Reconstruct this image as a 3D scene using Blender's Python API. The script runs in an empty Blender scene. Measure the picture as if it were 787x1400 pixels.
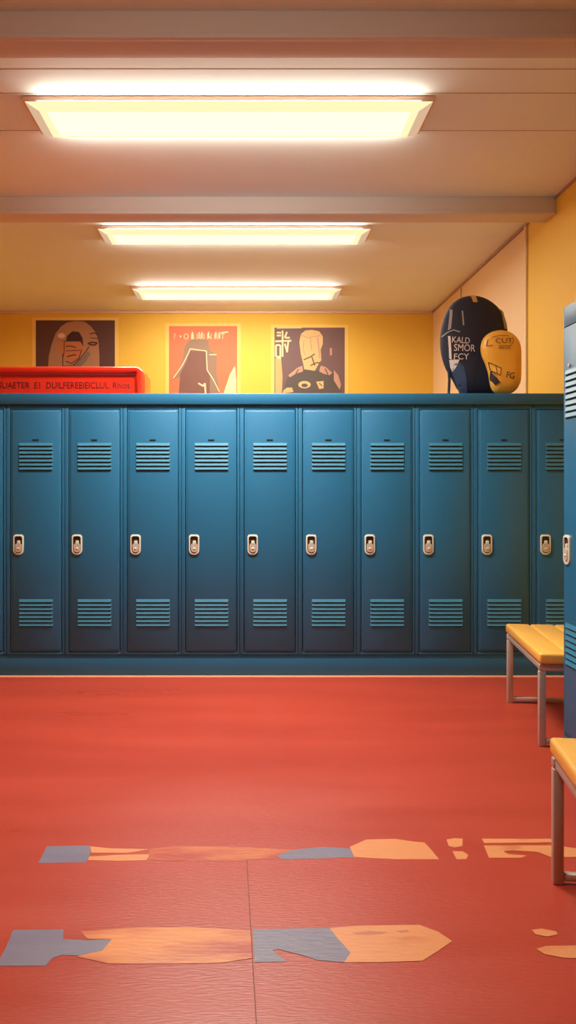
import bpy, bmesh, math, random
from mathutils import Vector, Matrix
from mathutils.geometry import tessellate_polygon
random.seed(4)
C = bpy.context.scene.collection
S = bpy.context.scene

# ---------------------------------------------------------------- camera
F = 1100.0; VX, VY, EYE = 335.0, 665.0, 1.295
cd = bpy.data.cameras.new('camera'); cam = bpy.data.objects.new('camera', cd); C.objects.link(cam)
cam.location = (0, 0, EYE); cam.rotation_euler = (math.pi/2, 0, 0)
cd.sensor_fit = 'VERTICAL'; cd.sensor_height = 36.0; cd.lens = F/1400*36.0
cd.shift_x = (393.5-VX)/1400; cd.shift_y = -(700-VY)/1400
cd.clip_start = 0.05
S.camera = cam
# ---------------------------------------------------------------- world + exposure
w = bpy.data.worlds.new('world'); S.world = w; w.use_nodes = True
w.node_tree.nodes['Background'].inputs[0].default_value = (1, .8, .65, 1)
w.node_tree.nodes['Background'].inputs[1].default_value = 0.02
S.view_settings.view_transform = 'Standard'; S.view_settings.look = 'None'
S.view_settings.gamma = 1; S.view_settings.use_curve_mapping = False
S.view_settings.exposure = 0.0
LAMP_COL = (1.0, .93, .80)
# fixtures: y near, y far, watts of the full-length lamp, watts of the short lamp added mid-fixture, beam spread in degrees
LIGHTS = [(4.57, 5.01, 22, 84, 122), (6.84, 7.22, 66, 0, 175), (8.91, 9.35, 50, 0, 175), (2.20, 2.64, 6, 24, 122)]
SIDE_W = 8.0        # watts of each side strip, added to brighten the ceiling round the lens

# ---------------------------------------------------------------- materials
def srgb(r, g, b):
    f = lambda c: (c/255/12.92) if c/255 <= .04045 else ((c/255+.055)/1.055)**2.4
    return (f(r), f(g), f(b), 1)

def mat(name, col, rough=.5, metal=0, var=.06, scale=6, bump=0, bscale=40, stretch=(1, 1, 1), rvar=0, spec=.5, coat=0):
    m = bpy.data.materials.new(name); m.use_nodes = True
    nt = m.node_tree; b = nt.nodes['Principled BSDF']
    b.inputs['Roughness'].default_value = rough; b.inputs['Metallic'].default_value = metal
    b.inputs['Specular IOR Level'].default_value = spec; b.inputs['Coat Weight'].default_value = coat
    tc = nt.nodes.new('ShaderNodeTexCoord'); mp = nt.nodes.new('ShaderNodeMapping')
    mp.inputs['Scale'].default_value = stretch
    nt.links.new(tc.outputs['Object'], mp.inputs[0])
    n = nt.nodes.new('ShaderNodeTexNoise'); n.inputs['Scale'].default_value = scale; n.inputs['Detail'].default_value = 5
    nt.links.new(mp.outputs[0], n.inputs['Vector'])
    r = nt.nodes.new('ShaderNodeMix'); r.data_type = 'RGBA'
    r.inputs[6].default_value = tuple(c*(1-var) for c in col[:3])+(1,)
    r.inputs[7].default_value = tuple(min(1, c*(1+var)) for c in col[:3])+(1,)
    nt.links.new(n.outputs[0], r.inputs[0]); nt.links.new(r.outputs[2], b.inputs['Base Color'])
    if rvar:
        mr = nt.nodes.new('ShaderNodeMapRange'); mr.inputs[1].default_value = .3; mr.inputs[2].default_value = .7
        mr.inputs[3].default_value = rough-rvar; mr.inputs[4].default_value = rough+rvar
        nt.links.new(n.outputs[0], mr.inputs[0]); nt.links.new(mr.outputs[0], b.inputs['Roughness'])
    if bump:
        n2 = nt.nodes.new('ShaderNodeTexNoise'); n2.inputs['Scale'].default_value = bscale; n2.inputs['Detail'].default_value = 4
        nt.links.new(mp.outputs[0], n2.inputs['Vector'])
        bp = nt.nodes.new('ShaderNodeBump'); bp.inputs['Strength'].default_value = bump; bp.inputs['Distance'].default_value = .01
        nt.links.new(n2.outputs[0], bp.inputs['Height']); nt.links.new(bp.outputs[0], b.inputs['Normal'])
    return m

def emis(name, col, st):
    m = bpy.data.materials.new(name); m.use_nodes = True; nt = m.node_tree
    nt.nodes.remove(nt.nodes['Principled BSDF'])
    e = nt.nodes.new('ShaderNodeEmission'); e.inputs[0].default_value = col; e.inputs[1].default_value = st
    nt.links.new(e.outputs[0], nt.nodes['Material Output'].inputs[0]); return m

def floor_paint(name, col, lo, hi, under, sc=3.5):
    """worn paint: noise lets the red floor show through"""
    m = mat(name, col, .36, var=.06, scale=5, bump=.12, bscale=40, stretch=(.5, 1.8, 1), rvar=.06, spec=.36)
    nt = m.node_tree; b = nt.nodes['Principled BSDF']; src = b.inputs['Base Color'].links[0].from_socket
    tc = nt.nodes.new('ShaderNodeTexCoord'); mp = nt.nodes.new('ShaderNodeMapping'); mp.inputs['Scale'].default_value = (1, 3.5, 1)
    n = nt.nodes.new('ShaderNodeTexNoise'); n.inputs['Scale'].default_value = sc; n.inputs['Detail'].default_value = 3
    mr = nt.nodes.new('ShaderNodeMapRange'); mr.inputs[1].default_value = lo; mr.inputs[2].default_value = hi
    mx = nt.nodes.new('ShaderNodeMix'); mx.data_type = 'RGBA'; mx.inputs[7].default_value = under
    nt.links.new(tc.outputs['Object'], mp.inputs[0]); nt.links.new(mp.outputs[0], n.inputs['Vector'])
    nt.links.new(n.outputs[0], mr.inputs[0]); nt.links.new(mr.outputs[0], mx.inputs[0])
    nt.links.new(src, mx.inputs[6]); nt.links.new(mx.outputs[2], b.inputs['Base Color']); return m

RED = srgb(160, 57, 39)
M = dict(
    floor=mat('red_floor', RED, .33, var=.12, scale=1.6, bump=.13, bscale=60, stretch=(.5, 2.4, 1), rvar=.06, spec=.36),
    tan=floor_paint('tan_floor_paint', srgb(198, 128, 82), .62, .8, RED),
    tan_worn=floor_paint('worn_tan_floor_paint', srgb(200, 122, 66), .36, .62, RED, 2.2),
    blue_paint=floor_paint('blue_grey_floor_paint', srgb(112, 104, 122), .66, .85, RED),
    brown_paint=mat('brown_floor_wear', srgb(168, 96, 56), .4),
    crack=mat('floor_joint', srgb(110, 42, 34), .7),
    ceiling=mat('ceiling_board', srgb(234, 246, 242), .75, var=.03, scale=1.5, stretch=(.4, 2, 1)),
    seam=mat('ceiling_seam', srgb(176, 150, 134), .8),
    beam=mat('beam_paint', srgb(216, 208, 204), .7, var=.03, scale=2),
    wall=mat('yellow_wall', srgb(240, 194, 70), .6, var=.04, scale=1.5, bump=.03, bscale=30),
    cream=mat('cream_wall', srgb(238, 206, 160), .6, var=.03, scale=2),
    pale=mat('pale_strip', srgb(206, 134, 104), .5),
    locker=mat('blue_locker_paint', srgb(32, 100, 140), .42, var=.08, scale=3, bump=.02, bscale=60),
    slot=mat('slot_shade', srgb(14, 28, 38), .8),  # near-black, shade of openings and slat undersides put into the colour
    slat=mat('louvre_slat', srgb(52, 120, 152), .38, var=.05),  # locker paint made lighter, light caught by the slopes put into the colour
    chrome=mat('nickel_plate', srgb(222, 222, 204), .38, .05, var=.1, scale=30, rvar=.08),
    recess=mat('dark_recess', srgb(46, 32, 26), .6),
    dial=mat('brushed_dial', srgb(196, 188, 176), .35, .15, var=.2, scale=60),
    steel=mat('bench_tube', srgb(186, 168, 160), .35, .3, var=.08, scale=10),
    wood=mat('varnished_wood', srgb(236, 176, 78), .35, var=.14, scale=7, stretch=(9, 1, 9), bump=.05, bscale=10, coat=.3),
    frame=mat('light_frame', srgb(236, 200, 176), .5),
    red=mat('red_plastic', srgb(214, 44, 26), .32, var=.05, coat=.3),
    orange_pl=mat('orange_edge', srgb(236, 120, 40), .35),
    ink=mat('black_ink', srgb(44, 12, 12), .6),
    navy=mat('navy_fabric', srgb(36, 38, 56), .75, var=.18, scale=14, bump=.25, bscale=9),
    navy2=mat('blue_fabric', srgb(56, 70, 100), .75, var=.1, scale=14),
    grey_fab=mat('grey_fabric', srgb(168, 156, 150), .8, var=.1, scale=20),
    white_print=mat('white_print', srgb(226, 208, 200), .7, var=.1, scale=40),
    tab=mat('tan_tab', srgb(214, 158, 82), .6),
    pad=mat('yellow_vinyl', srgb(244, 182, 66), .42, var=.06, scale=6, bump=.04, bscale=18),
    pad_print=mat('brown_print', srgb(110, 66, 34), .6),
    pad_dark=mat('dark_print', srgb(44, 38, 48), .6),
    border=mat('poster_border', srgb(252, 208, 110), .6),
)
M['diffuser'] = emis('lit_diffuser', (1, .80, .44, 1), 1.2)
M['core'] = emis('lit_diffuser_middle', (1, .92, .62, 1), 1.35)
M['white_wall'] = mat('white_wall', srgb(226, 222, 214), .6, var=.03, scale=2)
M['trimglow'] = emis('lit_diffuser_end', (1, .66, .42, 1), .72)

# ---------------------------------------------------------------- mesh helpers
class MB:
    def __init__(s): s.v, s.f, s.m, s.mats, s.sm = [], [], [], [], []
    def mi(s, m):
        if m not in s.mats: s.mats.append(m)
        return s.mats.index(m)
    def add(s, vs, fs, m, smooth=False):
        o = len(s.v); k = s.mi(m); s.v += [tuple(p) for p in vs]
        for f in fs: s.f.append([i+o for i in f]); s.m.append(k); s.sm.append(smooth)
    def addbm(s, bm, m, smooth=False):
        bm.verts.index_update(); s.add([v.co[:] for v in bm.verts], [[v.index for v in f.verts] for f in bm.faces], m, smooth); bm.free()
    def box(s, x0, x1, y0, y1, z0, z1, m, bev=0, seg=2):
        bm = bmesh.new(); bmesh.ops.create_cube(bm, size=1)
        for v in bm.verts:
            v.co = Vector(((x0+x1)/2+v.co.x*(x1-x0), (y0+y1)/2+v.co.y*(y1-y0), (z0+z1)/2+v.co.z*(z1-z0)))
        if bev: bmesh.ops.bevel(bm, geom=bm.edges[:], offset=bev, segments=seg, affect='EDGES', profile=.5)
        s.addbm(bm, m, bool(bev)); return s
    def prism_y(s, pts, y0, y1, m, bev=0):
        """outline in x,z extruded from y0 (front) to y1"""
        bm = bmesh.new(); vs = [bm.verts.new((x, y1, z)) for x, z in pts]; f = bm.faces.new(vs)
        r = bmesh.ops.extrude_face_region(bm, geom=[f])
        nv = [e for e in r['geom'] if isinstance(e, bmesh.types.BMVert)]
        for v in nv: v.co.y = y0
        if bev:
            es = [e for e in bm.edges if all(v in nv for v in e.verts)]
            bmesh.ops.bevel(bm, geom=es, offset=bev, segments=2, affect='EDGES')
        bmesh.ops.recalc_face_normals(bm, faces=bm.faces[:]); s.addbm(bm, m); return s
    def flat(s, pts3, m):
        tr = tessellate_polygon([[Vector(p) for p in pts3]]); s.add(pts3, [list(t_) for t_ in tr], m); return s
    def tube(s, pts, r, m, n=8):
        pts = [Vector(p) for p in pts]; rings = []
        for i, p in enumerate(pts):
            d = (pts[min(i+1, len(pts)-1)]-pts[max(i-1, 0)]).normalized()
            a = d.cross(Vector((0, 0, 1)) if abs(d.z) < .9 else Vector((1, 0, 0))).normalized(); b = d.cross(a)
            rings.append([p+(a*math.cos(t)+b*math.sin(t))*r for t in [2*math.pi*k/n for k in range(n)]])
        vs = [q for rg in rings for q in rg]; fs = []
        for i in range(len(rings)-1):
            for k in range(n): fs.append([i*n+k, i*n+(k+1) % n, (i+1)*n+(k+1) % n, (i+1)*n+k])
        fs.append(list(range(n))); fs.append([len(vs)-1-k for k in range(n)])
        s.add(vs, fs, m, True); return s
    def build(s, name, parent=None, fixn=False):
        me = bpy.data.meshes.new(name); me.from_pydata(s.v, [], s.f)
        for m in s.mats: me.materials.append(m)
        for p, k, q in zip(me.polygons, s.m, s.sm): p.material_index = k; p.use_smooth = q
        me.update()
        if any(s.sm):
            try: me.set_sharp_from_angle(angle=math.radians(50))
            except Exception: pass
        o = bpy.data.objects.new(name, me); C.objects.link(o)
        if parent: o.parent = parent
        return o

def thing(name, label, cat, loc=(0, 0, 0), rz=0, group=None):
    o = bpy.data.objects.new(name, None); C.objects.link(o); o.location = loc; o.rotation_euler = (0, 0, rz)
    return tag(o, label, cat, group)
def tag(o, label, cat, group=None):
    o['label'] = label; o['category'] = cat
    if group: o['group'] = group
    return o
def struct(o): o['kind'] = 'structure'; return o
def copy_tree(o, parent=None):
    kids = list(o.children); c = o.copy(); C.objects.link(c); c.parent = parent
    for k in kids: copy_tree(k, c)
    return c
def text_mesh(txt, size, mb, m, place, cuts=0):
    """flat lettering; place(u, v) -> 3-D point"""
    cu = bpy.data.curves.new('t', 'FONT'); cu.body = txt; cu.size = size; cu.align_x = 'CENTER'; cu.resolution_u = 3
    o = bpy.data.objects.new('t', cu); C.objects.link(o)
    bpy.context.view_layer.update()
    me = bpy.data.meshes.new_from_object(o.evaluated_get(bpy.context.evaluated_depsgraph_get()))
    bm = bmesh.new(); bm.from_mesh(me)
    if cuts: bmesh.ops.subdivide_edges(bm, edges=bm.edges[:], cuts=cuts)
    bmesh.ops.triangulate(bm, faces=bm.faces[:])
    for v in bm.verts: v.co = Vector(place(v.co.x, v.co.y))
    mb.addbm(bm, m); bpy.data.objects.remove(o); bpy.data.curves.remove(cu); bpy.data.meshes.remove(me)

# ---------------------------------------------------------------- room shell
WR, WL, DB, CZ, DF = 2.38, -3.3, 10.2, EYE+2.22, -2.6

def fl(px, py, z=0.0):                       # point of the floor seen in the photo
    d = F*EYE/(py-VY); return ((px-VX)*d/F, d, z)
fm = MB(); fm.box(WL-.1, WR+.1, DF-.1, DB+.1, -.12, 0, M['floor'])
zp = [.0003]
def patch(pts, m, z=None):
    zp[0] += .00006; z = zp[0]
    fm.flat([fl(x, y, z) for x, y in pts], M[m])
# upper row of worn markings
patch([(64, 1157), (122, 1156), (124, 1166), (118, 1179), (52, 1180), (58, 1169)], 'blue_paint')
patch([(123, 1157), (150, 1160), (205, 1161), (176, 1166), (125, 1166)], 'tan')
patch([(122, 1171), (160, 1169), (205, 1168), (200, 1176), (160, 1177), (120, 1176)], 'tan')
patch([(205, 1161), (232, 1157), (330, 1158), (400, 1162), (400, 1172), (330, 1177), (232, 1177), (202, 1175)], 'tan_worn')
patch([(400, 1162), (440, 1158), (478, 1160), (484, 1172), (440, 1174), (385, 1175), (378, 1170)], 'blue_paint')
patch([(478, 1158), (500, 1148), (540, 1147), (566, 1151), (580, 1152), (590, 1163), (600, 1175), (540, 1175), (484, 1172)], 'tan')
patch([(610, 1148), (622, 1146), (632, 1147), (632, 1157), (622, 1159), (613, 1157)], 'tan')
patch([(618, 1164), (632, 1164), (640, 1169), (637, 1175), (624, 1175)], 'tan')
patch([(658, 1147), (755, 1147), (757, 1152), (662, 1153)], 'tan')
patch([(661, 1156), (757, 1156), (787, 1160), (800, 1172), (752, 1172), (735, 1165), (700, 1163), (688, 1164), (694, 1168), (720, 1170), (712, 1173), (668, 1173)], 'tan')
# lower row
patch([(18, 1272), (87, 1271), (86, 1284), (120, 1286), (153, 1284), (140, 1300), (112, 1307), (86, 1306), (72, 1310), (62, 1321), (-6, 1321), (8, 1296)], 'blue_paint')
patch([(110, 1274), (170, 1269), (250, 1268), (344, 1272), (346, 1310), (300, 1317), (220, 1318), (150, 1318), (104, 1308), (140, 1300), (153, 1284), (120, 1284)], 'tan_worn')
patch([(345, 1271), (450, 1269), (462, 1284), (479, 1303), (470, 1316), (434, 1313), (412, 1306), (380, 1298), (372, 1300), (392, 1315), (348, 1316)], 'blue_paint')
patch([(450, 1269), (490, 1266), (573, 1265), (598, 1274), (618, 1287), (598, 1301), (577, 1314), (520, 1316), (470, 1316), (479, 1303), (462, 1284)], 'tan')
patch([(480, 1276), (506, 1273), (530, 1275), (522, 1278), (500, 1279), (486, 1278)], 'brown_paint', .0022)
patch([(540, 1273), (556, 1272), (560, 1274), (548, 1276)], 'brown_paint', .0022)
patch([(726, 1272), (740, 1270), (760, 1274), (762, 1278), (748, 1281), (732, 1278)], 'tan')
patch([(733, 1298), (745, 1294), (800, 1293), (800, 1311), (770, 1310), (744, 1305)], 'tan')
patch([(336.6, 1176), (337.8, 1176), (351, 1400), (356, 1500), (354.6, 1500), (349.6, 1400)], 'crack', .003)
struct(fm.build('floor'))

struct(MB().box(WL-.1, WR+.1, DF-.1, DB+.1, CZ, CZ+.1, M['ceiling']).build('ceiling'))
struct(MB().box(WL-.1, WR+.1, DB, DB+.12, 0, CZ, M['wall']).build('wall_back'))
struct(MB().box(WL-.1, WL, DF, DB, 0, CZ, M['wall']).build('wall_left'))
struct(MB().box(WL-.1, WR+.1, DF-.12, DF, 0, CZ, M['white_wall']).build('wall_front'))  # unseen behind the camera, white chosen to bounce light onto the ceiling
DP = F*WR/385
wr = MB().box(WR, WR+.1, DF, DP, 0, CZ, M['wall'])
wr.box(WR+.002, WR+.1, DP, DB, 0, CZ, M['cream'])
struct(wr.build('wall_right'))
n = 1
def trim(mb):
    global n
    o = struct(mb.build('trim_%d' % n)); n += 1; return o
trim(MB().box(WR-.018, WR+.001, DP-.02, DP+.03, 0, CZ-.002, M['cream'], .004))       # post where cream meets yellow
d2 = F*WR/295
trim(MB().box(WR-.004, WR+.003, d2-.012, d2+.012, 0, CZ-.002, M['seam']))
trim(MB().box(WR-.02, WR+.003, DP, DB, CZ-.022, CZ, M['seam'], .004))
trim(MB().box(WR-.016, WR+.001, DF, DP, CZ-.018, CZ, M['seam'], .004))
trim(MB().box(WL, WR, DB-.02, DB, CZ-.03, CZ, M['frame'], .004))
for yy in (4.28, 4.54, 5.02):                                  # seams between ceiling boards
    trim(MB().box(WL, WR, yy-.003, yy+.003, CZ-.0012, CZ+.001, M['seam']))
trim(MB().box(-2.2, 2.36, 5.455, 5.505, 0, .002, M['pale']))                          # pale strip in front of the plinth
def beam(y0, y1, drop):
    mb = MB().box(WL, WR, y0, y1, CZ-drop, CZ+.001, M['beam'], .006)
    mb.box(WL, WR, y0-.012, y0+.02, CZ-drop-.006, CZ-drop+.018, M['beam'], .004)
    return trim(mb)
beam(6.16, 6.38, .13); beam(3.75, 3.93, .13); beam(1.3, 1.5, .13)

# ---------------------------------------------------------------- ceiling lights
LN = ['long lit ceiling light nearest the camera, above the locker fronts',
      'lit ceiling light just beyond the second beam, the middle one in view',
      'lit ceiling light nearest the yellow wall with the posters',
      'ceiling light overhead behind the nearest beam, out of the picture']
for (y0, y1, watt, wmid, spread), lab in zip(LIGHTS, LN):
    cx, hx = -.093, 1.175; cy = (y0+y1)/2; hy = (y1-y0)/2
    t = thing('ceiling_light', lab, 'ceiling light', (cx, cy, CZ), 0, 'ceiling lights')
    h = MB().box(-hx, hx, -hy, hy, -.028, .0, M['frame'], .004)
    h.build('housing', t)
    # wraparound lens: sloping ends and sides
    a, b = (hx-.01, hy-.01), (hx-.085, hy-.05)
    v = [(sx*a[0], sy*a[1], -.027) for sx, sy in ((-1, -1), (1, -1), (1, 1), (-1, 1))]+[(sx*b[0], sy*b[1], -.065) for sx, sy in ((-1, -1), (1, -1), (1, 1), (-1, 1))]
    d = MB(); d.add(v, [[0, 1, 5, 4], [2, 3, 7, 6], [7, 4, 5, 6]], M['diffuser']); d.build('diffuser', t)
    MB().box(-b[0]+.045, b[0]-.045, -b[1]+.012, b[1]-.02, -.0665, -.064, M['core']).build('glow_core', t)  # thin panel added to imitate the brighter middle of the lit diffuser
    for sg in (-1, 1):  # side strip lamps added for the glow on the ceiling
        ld = bpy.data.lights.new('fixture_lamp', 'AREA'); ld.shape = 'RECTANGLE'; ld.size = 2*b[0]; ld.size_y = .05
        ld.energy = SIDE_W*(.3 if y0 < 3 else 1); ld.color = LAMP_COL
        lo = bpy.data.objects.new('fixture_lamp', ld); C.objects.link(lo); lo.parent = t; lo.location = (0, sg*(a[1]+.004), -.05); lo.rotation_euler = (sg*math.pi/2, 0, 0)
    for f_ in ([1, 2, 6, 5], [3, 0, 4, 7]):
        e = MB(); e.add([v[q] for q in f_], [[0, 1, 2, 3]], M['trimglow']); e.build('end_cap', t)
    for ln_, wt, dz in ((2*b[0]-.10, watt, -.068), (.8, wmid, -.072)):  # full-length lamp, then a short one added to pool light mid-row
        if not wt: continue
        ld = bpy.data.lights.new('fixture_lamp', 'AREA'); ld.shape = 'RECTANGLE'; ld.size = ln_; ld.size_y = 2*b[1]-.07
        ld.energy = wt; ld.color = LAMP_COL; ld.spread = math.radians(spread)
        lo = bpy.data.objects.new('fixture_lamp', ld); C.objects.link(lo); lo.parent = t; lo.location = (0, 0, dz)

# ---------------------------------------------------------------- lockers
def rrect(cx, cz, w_, h_, rt, rb, n_=5):
    pts = []
    for (sx, sz, r, a0) in ((1, 1, rt, 0), (-1, 1, rt, 90), (-1, -1, rb, 180), (1, -1, rb, 270)):
        for k in range(n_+1):
            a = math.radians(a0+90*k/n_); pts.append((cx+sx*(w_/2-r)+r*math.cos(a), cz+sz*(h_/2-r)+r*math.sin(a)))
    return pts
def vent(xc, wd, ztop, pitch, cnt, parent):
    mb = MB(); x0, x1 = xc-wd/2, xc+wd/2
    for i in range(cnt):
        z = ztop-i*pitch; a = pitch*.68; o = .0065
        mb.box(x0+.003, x1-.003, -.0006, .002, z-pitch*1.0, z-a+.001, M['slot'])
        v = [(x0, 0, z), (x0+.004, -o, z-a), (x0+.004, -o+.002, z-a-.003), (x0, 0, z-a-.001), (x1, 0, z), (x1-.004, -o, z-a), (x1-.004, -o+.002, z-a-.003), (x1, 0, z-a-.001)]
        mb.add(v, [[0, 1, 5, 4], [1, 2, 6, 5], [0, 3, 2, 1], [4, 5, 6, 7]], M['slat']); mb.add(v, [[2, 3, 7, 6]], M['slot'])  # undersides coloured dark to stand in for their shade
    return mb.build('vent', parent)
def make_locker(W, H, D, z0, door, vents, latch, slotz, rivets=()):
    """front face at local y=0, doors face -y, local x from 0 to W, bottom at local z=0 (world z0)"""
    t = thing('locker', 'x', 'locker')
    b = MB(); p = M['locker']; fr = .018
    b.box(0.001, .012, .004, D, 0, H, p); b.box(W-.012, W-.001, .004, D, 0, H, p); b.box(.012, W-.012, D-.01, D, 0, H, p)
    b.box(.012, W-.012, .004, D-.01, 0, .012, p); b.box(.012, W-.012, .004, D-.01, H-.012, H, p)
    dx0, dx1, dz0, dz1 = door
    b.box(.0015, dx0-.004, 0, .012, 0, H, p, .002); b.box(dx1+.004, W-.0015, 0, .012, 0, H, p, .002)
    b.box(dx0-.004, dx1+.004, 0, .012, 0, dz0-.004, p, .002); b.box(dx0-.004, dx1+.004, 0, .012, dz1+.004, H, p, .002)
    b.build('body', t)
    d = MB(); d.box(dx0, dx1, -.003, .018, dz0, dz1, p, .004)
    # raised inner panel with a folded edge
    d.box(dx0+.012, dx1-.010, -.0065, .0, dz0+.012, dz1-.010, p, .003)
    do = d.build('door', t)
    for (zt, pitch, cnt, wd, xc) in vents:
        v = vent(xc, wd, zt, pitch, cnt, do); v.location = (0, -.0065, 0)
    xc = (dx0+dx1)/2
    MB().box(xc-.021, xc+.021, -.0085, -.006, slotz-.004, slotz+.005, M['slot']).build('label_slot', do)
    for rx, rz in rivets:
        MB().prism_y(rrect(rx, rz, .018, .018, .008, .008), -.012, -.006, M['chrome'], .002).build('rivet', do)
    lx, lz = latch
    la = MB(); out = rrect(lx, lz, .072, .138, .018, .032)
    inn = [(lx+(x-lx)*.74, lz+(z-lz)*.84) for x, z in out]
    k = len(out)
    vs = [(x, -.006, z) for x, z in out]+[(lx+(x-lx)*.96, -.013, lz+(z-lz)*.98) for x, z in out]+[(x, -.014, z) for x, z in inn]+[(x, -.0075, z) for x, z in inn]
    fs = []
    for r in range(3):
        for i in range(k): fs.append([r*k+i, r*k+(i+1) % k, (r+1)*k+(i+1) % k, (r+1)*k+i])
    la.add(vs, fs, M['chrome'], True); lo = la.build('latch_plate', t)
    rc = MB(); rc.prism_y(inn, -.0078, -.0065, M['recess']); rc.build('recess', lo)
    fn = MB(); fn.prism_y(rrect(lx+.001, lz-.022, .046, .062, .014, .021), -.017, -.007, M['dial'], .003)
    fn.prism_y(rrect(lx+.002, lz+.014, .022, .030, .006, .004), -.014, -.007, M['chrome'], .002)
    fn.box(lx-.006, lx+.010, -.020, -.015, lz-.030, lz-.020, M['chrome'], .002)
    fn.build('finger_lift', lo)
    return t

PITCH = .3995; X0 = -1.635; YL = 5.5; Z0 = .145; HL = 1.852-Z0
proto = make_locker(PITCH, HL, .45, Z0, (.032, .378, .022, HL-.034),
    [(1.592-Z0, .0272, 7, .232, .207), (.525-Z0, .0272, 7, .232, .207)], (.088, .897-Z0), 1.612-Z0)
LL = {-1: 'blue locker cut off by the left edge of the picture',
      0: 'blue locker under the left half of the dark portrait poster and red case',
      1: 'blue locker below the right half of the dark portrait poster',
      2: 'blue locker under the right end of the red case',
      3: 'brightly lit blue locker directly below the orange poster',
      4: 'bright blue locker below the gap between the orange and purple posters',
      5: 'blue locker below the right part of the purple poster of a figure',
      6: 'blue locker below the bare yellow wall, right of the purple poster',
      7: 'blue locker under the left part of the navy bag',
      8: 'dim blue locker under the yellow pad, left of the last one in its row',
      9: 'dim blue locker at the right end, half hidden behind the near tall locker'}
for k in range(-1, 10):
    t = proto if k == -1 else copy_tree(proto)
    t.location = (X0+k*PITCH, YL, Z0); t['label'] = LL[k]; t['group'] = 'blue lockers along the far row'
xe0, xe1 = X0-PITCH, X0+10*PITCH
cp = MB().box(xe0-.01, min(xe1+.005, WR-.005), YL-.012, YL+.46, 1.853, 1.93, M['locker'], .004)
tag(cp.build('metal_ledge'), 'long blue metal top running over the whole far locker row', 'locker top')
pl = MB().box(xe0, xe1, YL+.006, YL+.45, .0, Z0-.001, M['locker'], .003)
tag(pl.build('locker_plinth'), 'long dark blue plinth under the far locker row', 'plinth')

# tall lockers at the right, doors towards the room (-x); local +x runs towards the camera
XB, YB, HB = 1.503, 3.80, 2.14
ZP = .10
p2 = make_locker(.40, HB-ZP, .48, ZP, (.012, .388, .03, HB-ZP-.10),
    [(1.835-ZP, .0285, 8, .325, .204), (.66-ZP, .0285, 7, .325, .204)], (.060, 1.0-ZP), 1.95-ZP, rivets=[(.085, 1.855-ZP)])
p2['label'] = 'tall blue locker cut off by the right edge, in front of the far row'; p2['group'] = 'tall lockers at the right'
p2.location = (XB, YB, ZP); p2.rotation_euler = (0, 0, -math.pi/2)
q2 = copy_tree(p2); q2.location = (XB, YB-.401, ZP); q2['label'] = 'second tall blue locker on the right, nearer the camera, out of the picture'
tag(MB().box(XB+.012, XB+.48, YB-.801, YB, 0, ZP-.001, M['locker'], .003).build('locker_plinth'), 'short blue plinth under the tall right-hand lockers', 'plinth')

# ---------------------------------------------------------------- benches
def make_bench(L=.88, W=.42, H=.468):
    """local origin: floor under the far left corner; +x across, -y towards the camera"""
    t = thing('bench', 'x', 'bench')
    pw = W/3
    for i in range(3):
        MB().box(i*pw+.001, (i+1)*pw-.001, -L, 0, H-.055, H, M['wood'], .014, 3).build('seat_plank', t)
    r = .017; zt = H-.056
    for y in (-.035, -L+.035):
        for x in (.02, W-.02):
            MB().box(x-r, x+r, y-r, y+r, 0, zt-.036, M['steel'], .005).build('leg', t)
        MB().box(.02+r, W-.02-r, y-.013, y+.013, .012, .036, M['steel'], .004).build('foot_bar', t)
        MB().box(.003, W-.003, y-r, y+r, zt-.036, zt, M['steel'], .006).build('cross_bar', t)
    for x in (.02, W-.02):
        MB().box(x-.012, x+.012, -L+.035+r, -.035-r, zt-.034, zt-.002, M['steel'], .004).build('side_rail', t)
    return t
b2 = make_bench(); b2.location = (1.570, 4.86, 0); b2.rotation_euler = (0, 0, -math.atan(.13))
b2['label'] = 'wooden slatted bench standing before the far locker row'; b2['group'] = 'wooden benches'
b3 = copy_tree(b2); b3.location = (1.005, 2.665, 0); b3.rotation_euler = (0, 0, -math.atan(.15))
b3['label'] = 'wooden bench in the foreground, cut off by the right edge'

# ---------------------------------------------------------------- posters on the back wall
def wp(px, py, layer=0):
    d = DB-.004-layer*.0015; return ((px-VX)*DB/F, d, EYE-(py-VY)*DB/F)
def pmat(name, c): return mat(name, srgb(*c), .6, var=.05, scale=8)
def sheet(mb, x0, y0, x1, y1, m, b=5):
    zl[0] = 1
    def bx(a, c, e, g, l, mm):
        p, q = wp(a, c), wp(e, g); mb.box(p[0], q[0], DB-.003-l, DB-.0005, q[2], p[2], mm)
    bx(x0-b, y0-b*.8, x1+b, y1+b, 0, M['border']); bx(x0, y0, x1, y1, .001, m)
zl = [1]
def art(mb, pts, m, l=1):
    zl[0] += .12; mb.flat([wp(x, y, zl[0]) for x, y in pts], m)
def ell(cx, cy, rx, ry, n_=20): return [(cx+rx*math.cos(2*math.pi*i/n_), cy+ry*math.sin(2*math.pi*i/n_)) for i in range(n_)]
def line(mb, pts, wd, m, l=3):
    for (a, b), (c, d) in zip(pts, pts[1:]):
        L = math.hypot(c-a, d-b) or 1; nx, ny = -(d-b)/L*wd/2, (c-a)/L*wd/2
        art(mb, [(a+nx, b+ny), (c+nx, d+ny), (c-nx, d-ny), (a-nx, b-ny)], m, l)

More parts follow.
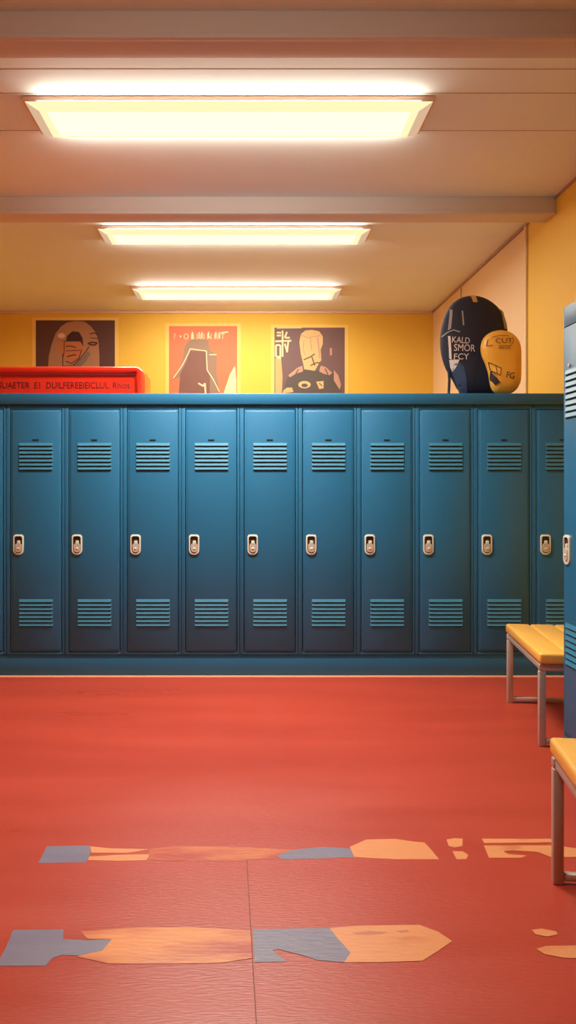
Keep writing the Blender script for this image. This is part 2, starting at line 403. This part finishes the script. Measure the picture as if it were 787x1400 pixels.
# poster 1: dark sheet, tan arch, face with a cap
dk = pmat('poster_dark', (92, 58, 54)); tn = pmat('poster_tan', (178, 128, 96)); sk = pmat('poster_skin', (196, 118, 74)); cap = pmat('poster_cap', (66, 34, 38)); ln = pmat('poster_line', (84, 40, 34)); lt = pmat('poster_light', (226, 190, 150)); gy = pmat('poster_grey', (128, 112, 100))
m = MB(); sheet(m, 49, 438, 157, 545, dk)
art(m, [(66, 545), (66, 500), (67, 486), (71, 470), (76, 456), (84, 446), (92, 441), (104, 439), (116, 440), (124, 446), (132, 456), (135, 470), (136, 490), (136, 545)], tn)
art(m, [(80, 472), (88, 466), (112, 466), (115, 478), (110, 492), (100, 498), (92, 496), (86, 484), (80, 478)], sk, 2)
art(m, [(77, 462), (80, 466), (90, 466), (92, 459), (99, 453), (108, 454), (113, 462), (114, 474), (110, 467), (92, 467), (80, 466)], cap, 4)
art(m, ell(84, 459, 5, 3.6), lt, 5)
art(m, [(86, 500), (100, 498), (112, 490), (120, 480), (124, 484), (116, 496), (108, 504), (86, 510)], gy, 4)
line(m, [(86, 484), (86, 500), (92, 510)], 1.2, ln, 6); line(m, [(88, 466), (88, 480), (86, 490)], 1, ln, 6)
line(m, [(90, 474), (96, 473), (104, 475)], 1.4, ln, 6); line(m, [(90, 480), (110, 479)], 1, ln, 6); line(m, [(92, 488), (98, 486), (104, 485)], 1.6, ln, 6)
line(m, [(112, 478), (108, 490), (98, 497), (90, 494)], 1.2, ln, 6); line(m, [(122, 474), (112, 488), (100, 500)], 1.3, ln, 6)
line(m, [(123, 457), (130, 455), (134, 459)], 1.6, ln, 6); line(m, [(120, 470), (126, 468), (133, 469), (130, 472), (122, 471)], 2, ln, 6); line(m, [(124, 462), (134, 463)], 1, ln, 6)
tag(m.build('poster'), 'dark poster of a capped cartoon face on the wall above the red case', 'poster', 'posters on the yellow wall')
# poster 2: orange sheet, pale lettering, brown silhouette
og = pmat('poster_orange', (226, 118, 78)); br = pmat('poster_brown', (128, 84, 72)); hd = pmat('poster_hood', (150, 118, 96)); cr = pmat('poster_cream', (248, 214, 164)); ro = pmat('poster_red', (226, 90, 62))
m = MB(); sheet(m, 231, 446, 324, 560, og)
art(m, [(252, 475), (256, 468), (262, 464), (284, 464), (287, 478), (296, 486), (296, 512), (298, 522), (303, 560), (244, 560), (246, 512)], hd, 2)
art(m, [(252, 478), (247, 514), (236, 520), (248, 498)], hd, 2)
art(m, [(259, 480), (282, 480), (283, 506), (287, 515), (286, 560), (243, 560), (246, 512), (255, 494)], br, 3)
line(m, [(237, 517), (249, 500), (258, 482), (260, 477), (282, 480)], 1.3, cr, 4); line(m, [(282, 480), (283, 506), (291, 518), (300, 536)], 1.3, cr, 4); line(m, [(286, 485), (296, 485)], 1.3, cr, 4)
art(m, [(314, 512), (321, 500), (323, 520), (323, 560), (304, 560), (306, 536)], cr, 2)
line(m, [(271, 524), (278, 528), (280, 524), (281, 540)], 2.2, cr, 5);
text_mesh('?  \u2022 O B I I I N I I T', 1.0, m, cr, lambda u, v: wp(272+u*9.0, 464-v*11.5, zl[0]+.2)); line(m, [(302, 455), (312, 454)], 2, cr, 5)
for xx in (263, 272, 276, 285, 295, 300): line(m, [(xx, 454), (xx, 463)], 1.8, cr, 5)
tag(m.build('poster'), 'orange poster with pale lettering over a brown hooded silhouette', 'poster', 'posters on the yellow wall')
# poster 3: purple sheet, pale head, dark jersey
pu = pmat('poster_purple', (118, 88, 88)); hdm = pmat('poster_head', (236, 186, 124)); je = pmat('poster_jersey', (92, 80, 76)); rs = pmat('poster_rose', (196, 150, 128)); ye = pmat('poster_ochre', (222, 172, 112))
m = MB(); sheet(m, 375, 448, 471, 560, pu)
art(m, ell(425, 466, 16, 14)[:0] or [(409, 468), (411, 457), (417, 452), (426, 451), (436, 453), (441, 460), (441, 470), (438, 478), (439, 492), (434, 500), (430, 507), (416, 507), (414, 496), (411, 484)], hdm, 4)
line(m, [(415, 466), (414, 478), (417, 486)], 1.2, rs, 5); line(m, [(424, 462), (426, 480)], 1.2, rs, 5); line(m, [(434, 462), (436, 480), (437, 490)], 2, rs, 5); line(m, [(415, 492), (424, 488), (430, 484)], 1.6, je, 5); line(m, [(424, 500), (432, 496), (438, 496)], 1.6, je, 5); line(m, [(426, 488), (430, 500)], 1.6, je, 5)
line(m, [(411, 458), (420, 462), (438, 459)], 1.2, rs, 5)
art(m, [(386, 560), (388, 532), (392, 518), (404, 508), (416, 505), (430, 507), (446, 505), (458, 512), (466, 524), (468, 560)], je, 2)
art(m, [(394, 513), (406, 503), (413, 500), (414, 508), (404, 511), (396, 516)], rs, 3); art(m, [(436, 508), (438, 500), (445, 502), (454, 510), (450, 513), (442, 511)], rs, 3); art(m, [(456, 506), (462, 513), (466, 526), (464, 533), (456, 520)], rs, 3)
line(m, [(404, 511), (408, 505)], 1.4, je, 4); line(m, [(444, 504), (448, 512)], 1.6, je, 4)
art(m, ell(416, 526, 8.5, 5), hdm, 3); art(m, ell(416, 527, 4.5, 2.6), je, 4); art(m, [(432, 522), (442, 521), (442, 531), (436, 532)], hdm, 3); line(m, [(436, 524), (440, 528)], 1.4, je, 4)
art(m, [(387, 534), (392, 530), (399, 530), (401, 536), (386, 538)], ye, 3)
art(m, [(376, 490), (384, 490), (386, 515), (384, 560), (376, 560)], ye, 1)
for p_ in ([(378, 455), (384, 455)], [(378, 459), (384, 459)], [(386, 452), (386, 488)], [(392, 454), (389, 462), (396, 462)], [(376, 467), (398, 466)], [(394, 466), (392, 482)], [(377, 472), (383, 472), (383, 488), (377, 488), (377, 472)], [(389, 470), (392, 480)], [(384, 490), (378, 489)]):
    line(m, p_, 2.4, cr, 5)
line(m, [(452, 476), (452, 486)], 3, rs, 3); line(m, [(378, 449), (412, 448.6)], 1, cr, 3)
tag(m.build('poster'), 'purple-grey poster of a pale-headed figure in a dark jersey', 'poster', 'posters on the yellow wall')

# ---------------------------------------------------------------- red case on the locker top
ZT = 1.93
cx1, cx0 = -.690, -1.86; zr = .195; yf = YL+.06
t = thing('storage_case', 'red plastic case with scrawled black writing on the left of the locker top', 'storage case', ((cx0+cx1)/2, yf+.16, ZT+.001))
hw = (cx1-cx0)/2
def case_out(ins, top): return rrect(0, (top)/2, 2*(hw-ins), top, .038, .012, 6)
b = MB(); b.prism_y([(x, z) for x, z in rrect(0, zr/2, 2*hw-.06, zr-.01, .03, .01)], -.135, .15, M['red'])
b.prism_y([(x, z) for x, z in rrect(.015, zr/2-.006, 2*hw-.03, zr-.016, .045, .01)], .06, .15, M['orange_pl'], .006)
b.build('case_body', t)
rim = MB(); out = rrect(-.012, zr/2, 2*hw-.024, zr, .042, .012, 6); k = len(out)
inn = [(max(-hw+.05, min(hw-.075, x)), max(-.0, min(zr-.06, z))) for x, z in out]
prof = [(1.0, .10, out), (1.0, -.142, out), (.97, -.160, None), (0, -.160, 'mid'), (0, -.136, inn)]
mid = [((a[0]*.45+b_[0]*.55), (a[1]*.45+b_[1]*.55)) for a, b_ in zip(out, inn)]
sm_ = [((a[0]*.85+b_[0]*.15), (a[1]*.85+b_[1]*.15)) for a, b_ in zip(out, inn)]
rings = [(out, .02), (out, -.140), (sm_, -.158), (mid, -.160), (inn, -.137)]
vs = [(x, y, z) for rg, y in rings for x, z in rg]; fs = [[r*k+i, r*k+(i+1) % k, (r+1)*k+(i+1) % k, (r+1)*k+i] for r in range(4) for i in range(k)]
rim.add(vs, fs, M['red'], True); rim.build('rim', t)
tx = MB(); text_mesh('SUAETER  E1  DUILFEREEIEICLUL. Rhios', .062, tx, M['ink'], lambda u, v: (u*.86+.02, -.1365, .045+v)); tx.build('lettering', t)

# ---------------------------------------------------------------- padded items at the right of the locker top
def puffed(outline, depth, nr=10):
    cx = sum(p[0] for p in outline)/len(outline); cz = sum(p[1] for p in outline)/len(outline)
    # resample by angle
    def radius(a):
        dx, dz = math.cos(a), math.sin(a); best = 0
        for (x1, z1), (x2, z2) in zip(outline, outline[1:]+outline[:1]):
            ex, ez = x2-x1, z2-z1; den = dx*ez-dz*ex
            if abs(den) < 1e-9: continue
            tt = ((x1-cx)*ez-(z1-cz)*ex)/den; uu = ((x1-cx)*dz-(z1-cz)*dx)/den
            if tt > 0 and -1e-6 <= uu <= 1+1e-6: best = max(best, tt)
        return best
    N = 56; R = [radius(2*math.pi*i/N) for i in range(N)]
    R = [(R[i-1]+2*R[i]+R[(i+1) % N])/4 for i in range(N)]
    def rad(a):
        q = (a/(2*math.pi) % 1)*N; i = int(q) % N; fr = q-int(q); return R[i]*(1-fr)+R[(i+1) % N]*fr
    g = lambda s: depth*(1-s**3.2)**.5
    def surf(x, z, off=.004):
        a = math.atan2(z-cz, x-cx); s = min(.985, math.hypot(x-cx, z-cz)/max(1e-6, rad(a))); return (x, -g(s)-off, z)
    vs = []; fs = []
    ss = [1, .985, .95, .9, .82, .72, .6, .45, .3, .15]
    for s in ss: vs += [(cx+s*R[i]*math.cos(2*math.pi*i/N), -g(s), cz+s*R[i]*math.sin(2*math.pi*i/N)) for i in range(N)]
    vs.append((cx, -g(0), cz)); L = len(ss)
    for r in range(L-1):
        for i in range(N): fs.append([r*N+i, r*N+(i+1) % N, (r+1)*N+(i+1) % N, (r+1)*N+i])
    for i in range(N): fs.append([(L-1)*N+i, (L-1)*N+(i+1) % N, L*N])
    o = len(vs)
    for s in ss[1:]: vs += [(cx+s*R[i]*math.cos(2*math.pi*i/N), g(s)*.8, cz+s*R[i]*math.sin(2*math.pi*i/N)) for i in range(N)]
    vs.append((cx, g(0)*.8, cz))
    for i in range(N): fs.append([(i+1) % N, i, o+i, o+(i+1) % N])
    for r in range(L-2):
        for i in range(N): fs.append([o+r*N+(i+1) % N, o+r*N+i, o+(r+1)*N+i, o+(r+1)*N+(i+1) % N])
    for i in range(N): fs.append([o+(L-2)*N+(i+1) % N, o+(L-2)*N+i, o+(L-1)*N])
    return vs, fs, surf
def loc_px(pts, d, cx): return [((x-VX)*d/F-cx, EYE-(y-VY)*d/F-ZT) for x, y in pts]
def decal(mb, pts, surf, m, off=.004):
    bm = bmesh.new(); vv = [bm.verts.new((x, 0, z)) for x, z in pts]
    for t_ in tessellate_polygon([[v.co.copy() for v in vv]]): bm.faces.new([vv[q] for q in t_])
    for _ in range(3): bmesh.ops.subdivide_edges(bm, edges=[e for e in bm.edges if e.calc_length() > .012], cuts=1)
    bmesh.ops.triangulate(bm, faces=bm.faces[:])
    for v in bm.verts: v.co = Vector(surf(v.co.x, v.co.z, off))
    mb.addbm(bm, m, True)
def stroke(mb, pts, wd, surf, m, off=.005):
    for (a, b), (c, d) in zip(pts, pts[1:]):
        L = math.hypot(c-a, d-b) or 1; nx, ny = -(d-b)/L*wd/2, (c-a)/L*wd/2
        decal(mb, [(a+nx, b+ny), (c+nx, d+ny), (c-nx, d-ny), (a-nx, b-ny)], surf, m, off)

dN = 5.78; cN = 1.63
P = lambda pts: loc_px(pts, dN, cN)
t = thing('sports_bag', 'tall navy padded sports bag with white print leaning on the locker top', 'bag', (cN, dN, ZT+.001))
out = P([(644, 404), (656, 405), (669, 411), (680, 420), (688, 432), (692, 446), (694, 462), (694, 490), (693, 515), (690, 541), (660, 541), (630, 541), (624, 532), (619, 520), (612, 511), (606, 498), (602, 482), (601, 464), (603, 446), (608, 429), (616, 416), (629, 407)])
vs, fs, sf = puffed(out, .085)
b = MB(); b.add(vs, fs, M['navy'], True)
for pp in ([(640, 541), (646, 500), (652, 470), (656, 430), (650, 408)],): stroke(b, P(pp)[::-1], .004, sf, M['pad_dark'], .002)
body = b.build('bag_body', t)
b = MB()
decal(b, P([(641, 405), (648, 405), (649, 416), (643, 416)]), sf, M['tab'], .007); b.build('top_tab', t)
b = MB(); decal(b, P([(682, 423), (686, 427), (691, 444), (692, 452), (686, 452), (684, 440)]), sf, M['grey_fab']); b.build('side_panel', t)
b = MB(); decal(b, P([(617, 500), (624, 498), (630, 504), (634, 520), (637, 541), (627, 541), (622, 525), (616, 512)]), sf, M['navy2']); b.build('side_pocket', t)
b = MB(); W_ = M['white_print']
for s_ in ([(613, 424), (616, 426), (613, 452), (609, 454)], [(627, 428), (629, 428), (630, 448), (628, 448)],): decal(b, P(s_), sf, M['grey_fab'], .003)
stroke(b, P([(602, 462), (608, 457), (616, 454), (624, 457)]), .008, sf, M['grey_fab'])
def surf_text(mb, txt, size, px, py, surf, m, conv, rot=0, off=.006, sx=1):
    (ox, oz), = conv([(px, py)])
    c_, s2 = math.cos(rot), math.sin(rot)
    text_mesh(txt, size, mb, m, lambda u, v: surf(ox+u*sx*c_-v*s2, oz+u*sx*s2+v*c_, off), cuts=1)
surf_text(b, 'KALD', .062, 625, 472, sf, W_, P, -.1, sx=.8); surf_text(b, 'SMOR', .070, 630, 483, sf, W_, P, -.05, sx=.8)
surf_text(b, 'FCY', .060, 626, 494, sf, W_, P, 0); decal(b, P([(611, 494), (624, 494), (620, 504), (616, 510), (613, 504)]), sf, W_)
decal(b, P([(609, 462), (612, 462), (614, 494), (611, 492)]), sf, W_)
b.build('print', t)
b = MB(); q = P([(612, 508), (613, 520), (612, 541)])
b.tube([(x, -.02, z+.002) for x, z in q], .010, M['navy']); b.build('strap', t)

dY = 5.61; cY = 1.78
P2 = lambda pts: loc_px(pts, dY, cY)
t = thing('sports_pad', 'rounded yellow pad with dark print standing before the navy bag', 'pad', (cY, dY, ZT+.001))
out = P2([(684, 451), (695, 453), (704, 459), (710, 468), (712, 480), (712, 495), (712, 510), (711, 524), (706, 533), (698, 539), (686, 539), (674, 539), (670, 528), (667, 510), (663, 498), (658, 487), (656, 474), (660, 462), (670, 454)])
vs, fs, sf2 = puffed(out, .06)
b = MB(); b.add(vs, fs, M['pad'], True); b.build('pad_body', t)
b = MB(); B = M['pad_print']; K = M['pad_dark']
surf_text(b, 'CUT', .050, 685, 471, sf2, B, P2, 0, sx=1.2); surf_text(b, '2020', .036, 685, 479, sf2, B, P2, 0, sx=1.2)
stroke(b, P2([(664, 465), (662, 475), (670, 474)]), .004, sf2, B); stroke(b, P2([(697, 463), (699, 468), (694, 475)]), .004, sf2, B)
stroke(b, P2([(669, 463), (680, 460), (692, 461)]), .003, sf2, B)
b.build('lettering', t); b = MB()
stroke(b, P2([(665, 497), (681, 505), (680, 515), (668, 508), (665, 497)]), .004, sf2, K)
decal(b, P2([(668, 508), (673, 512), (680, 524), (674, 528), (668, 520)]), sf2, K, .004)
stroke(b, P2([(670, 511), (680, 523)]), .004, sf2, M['pad'], .007)
stroke(b, P2([(674, 502), (676, 514)]), .003, sf2, K)
surf_text(b, 'FG', .062, 693, 519, sf2, K, P2, -.15, sx=.85)
b.build('emblem', t)
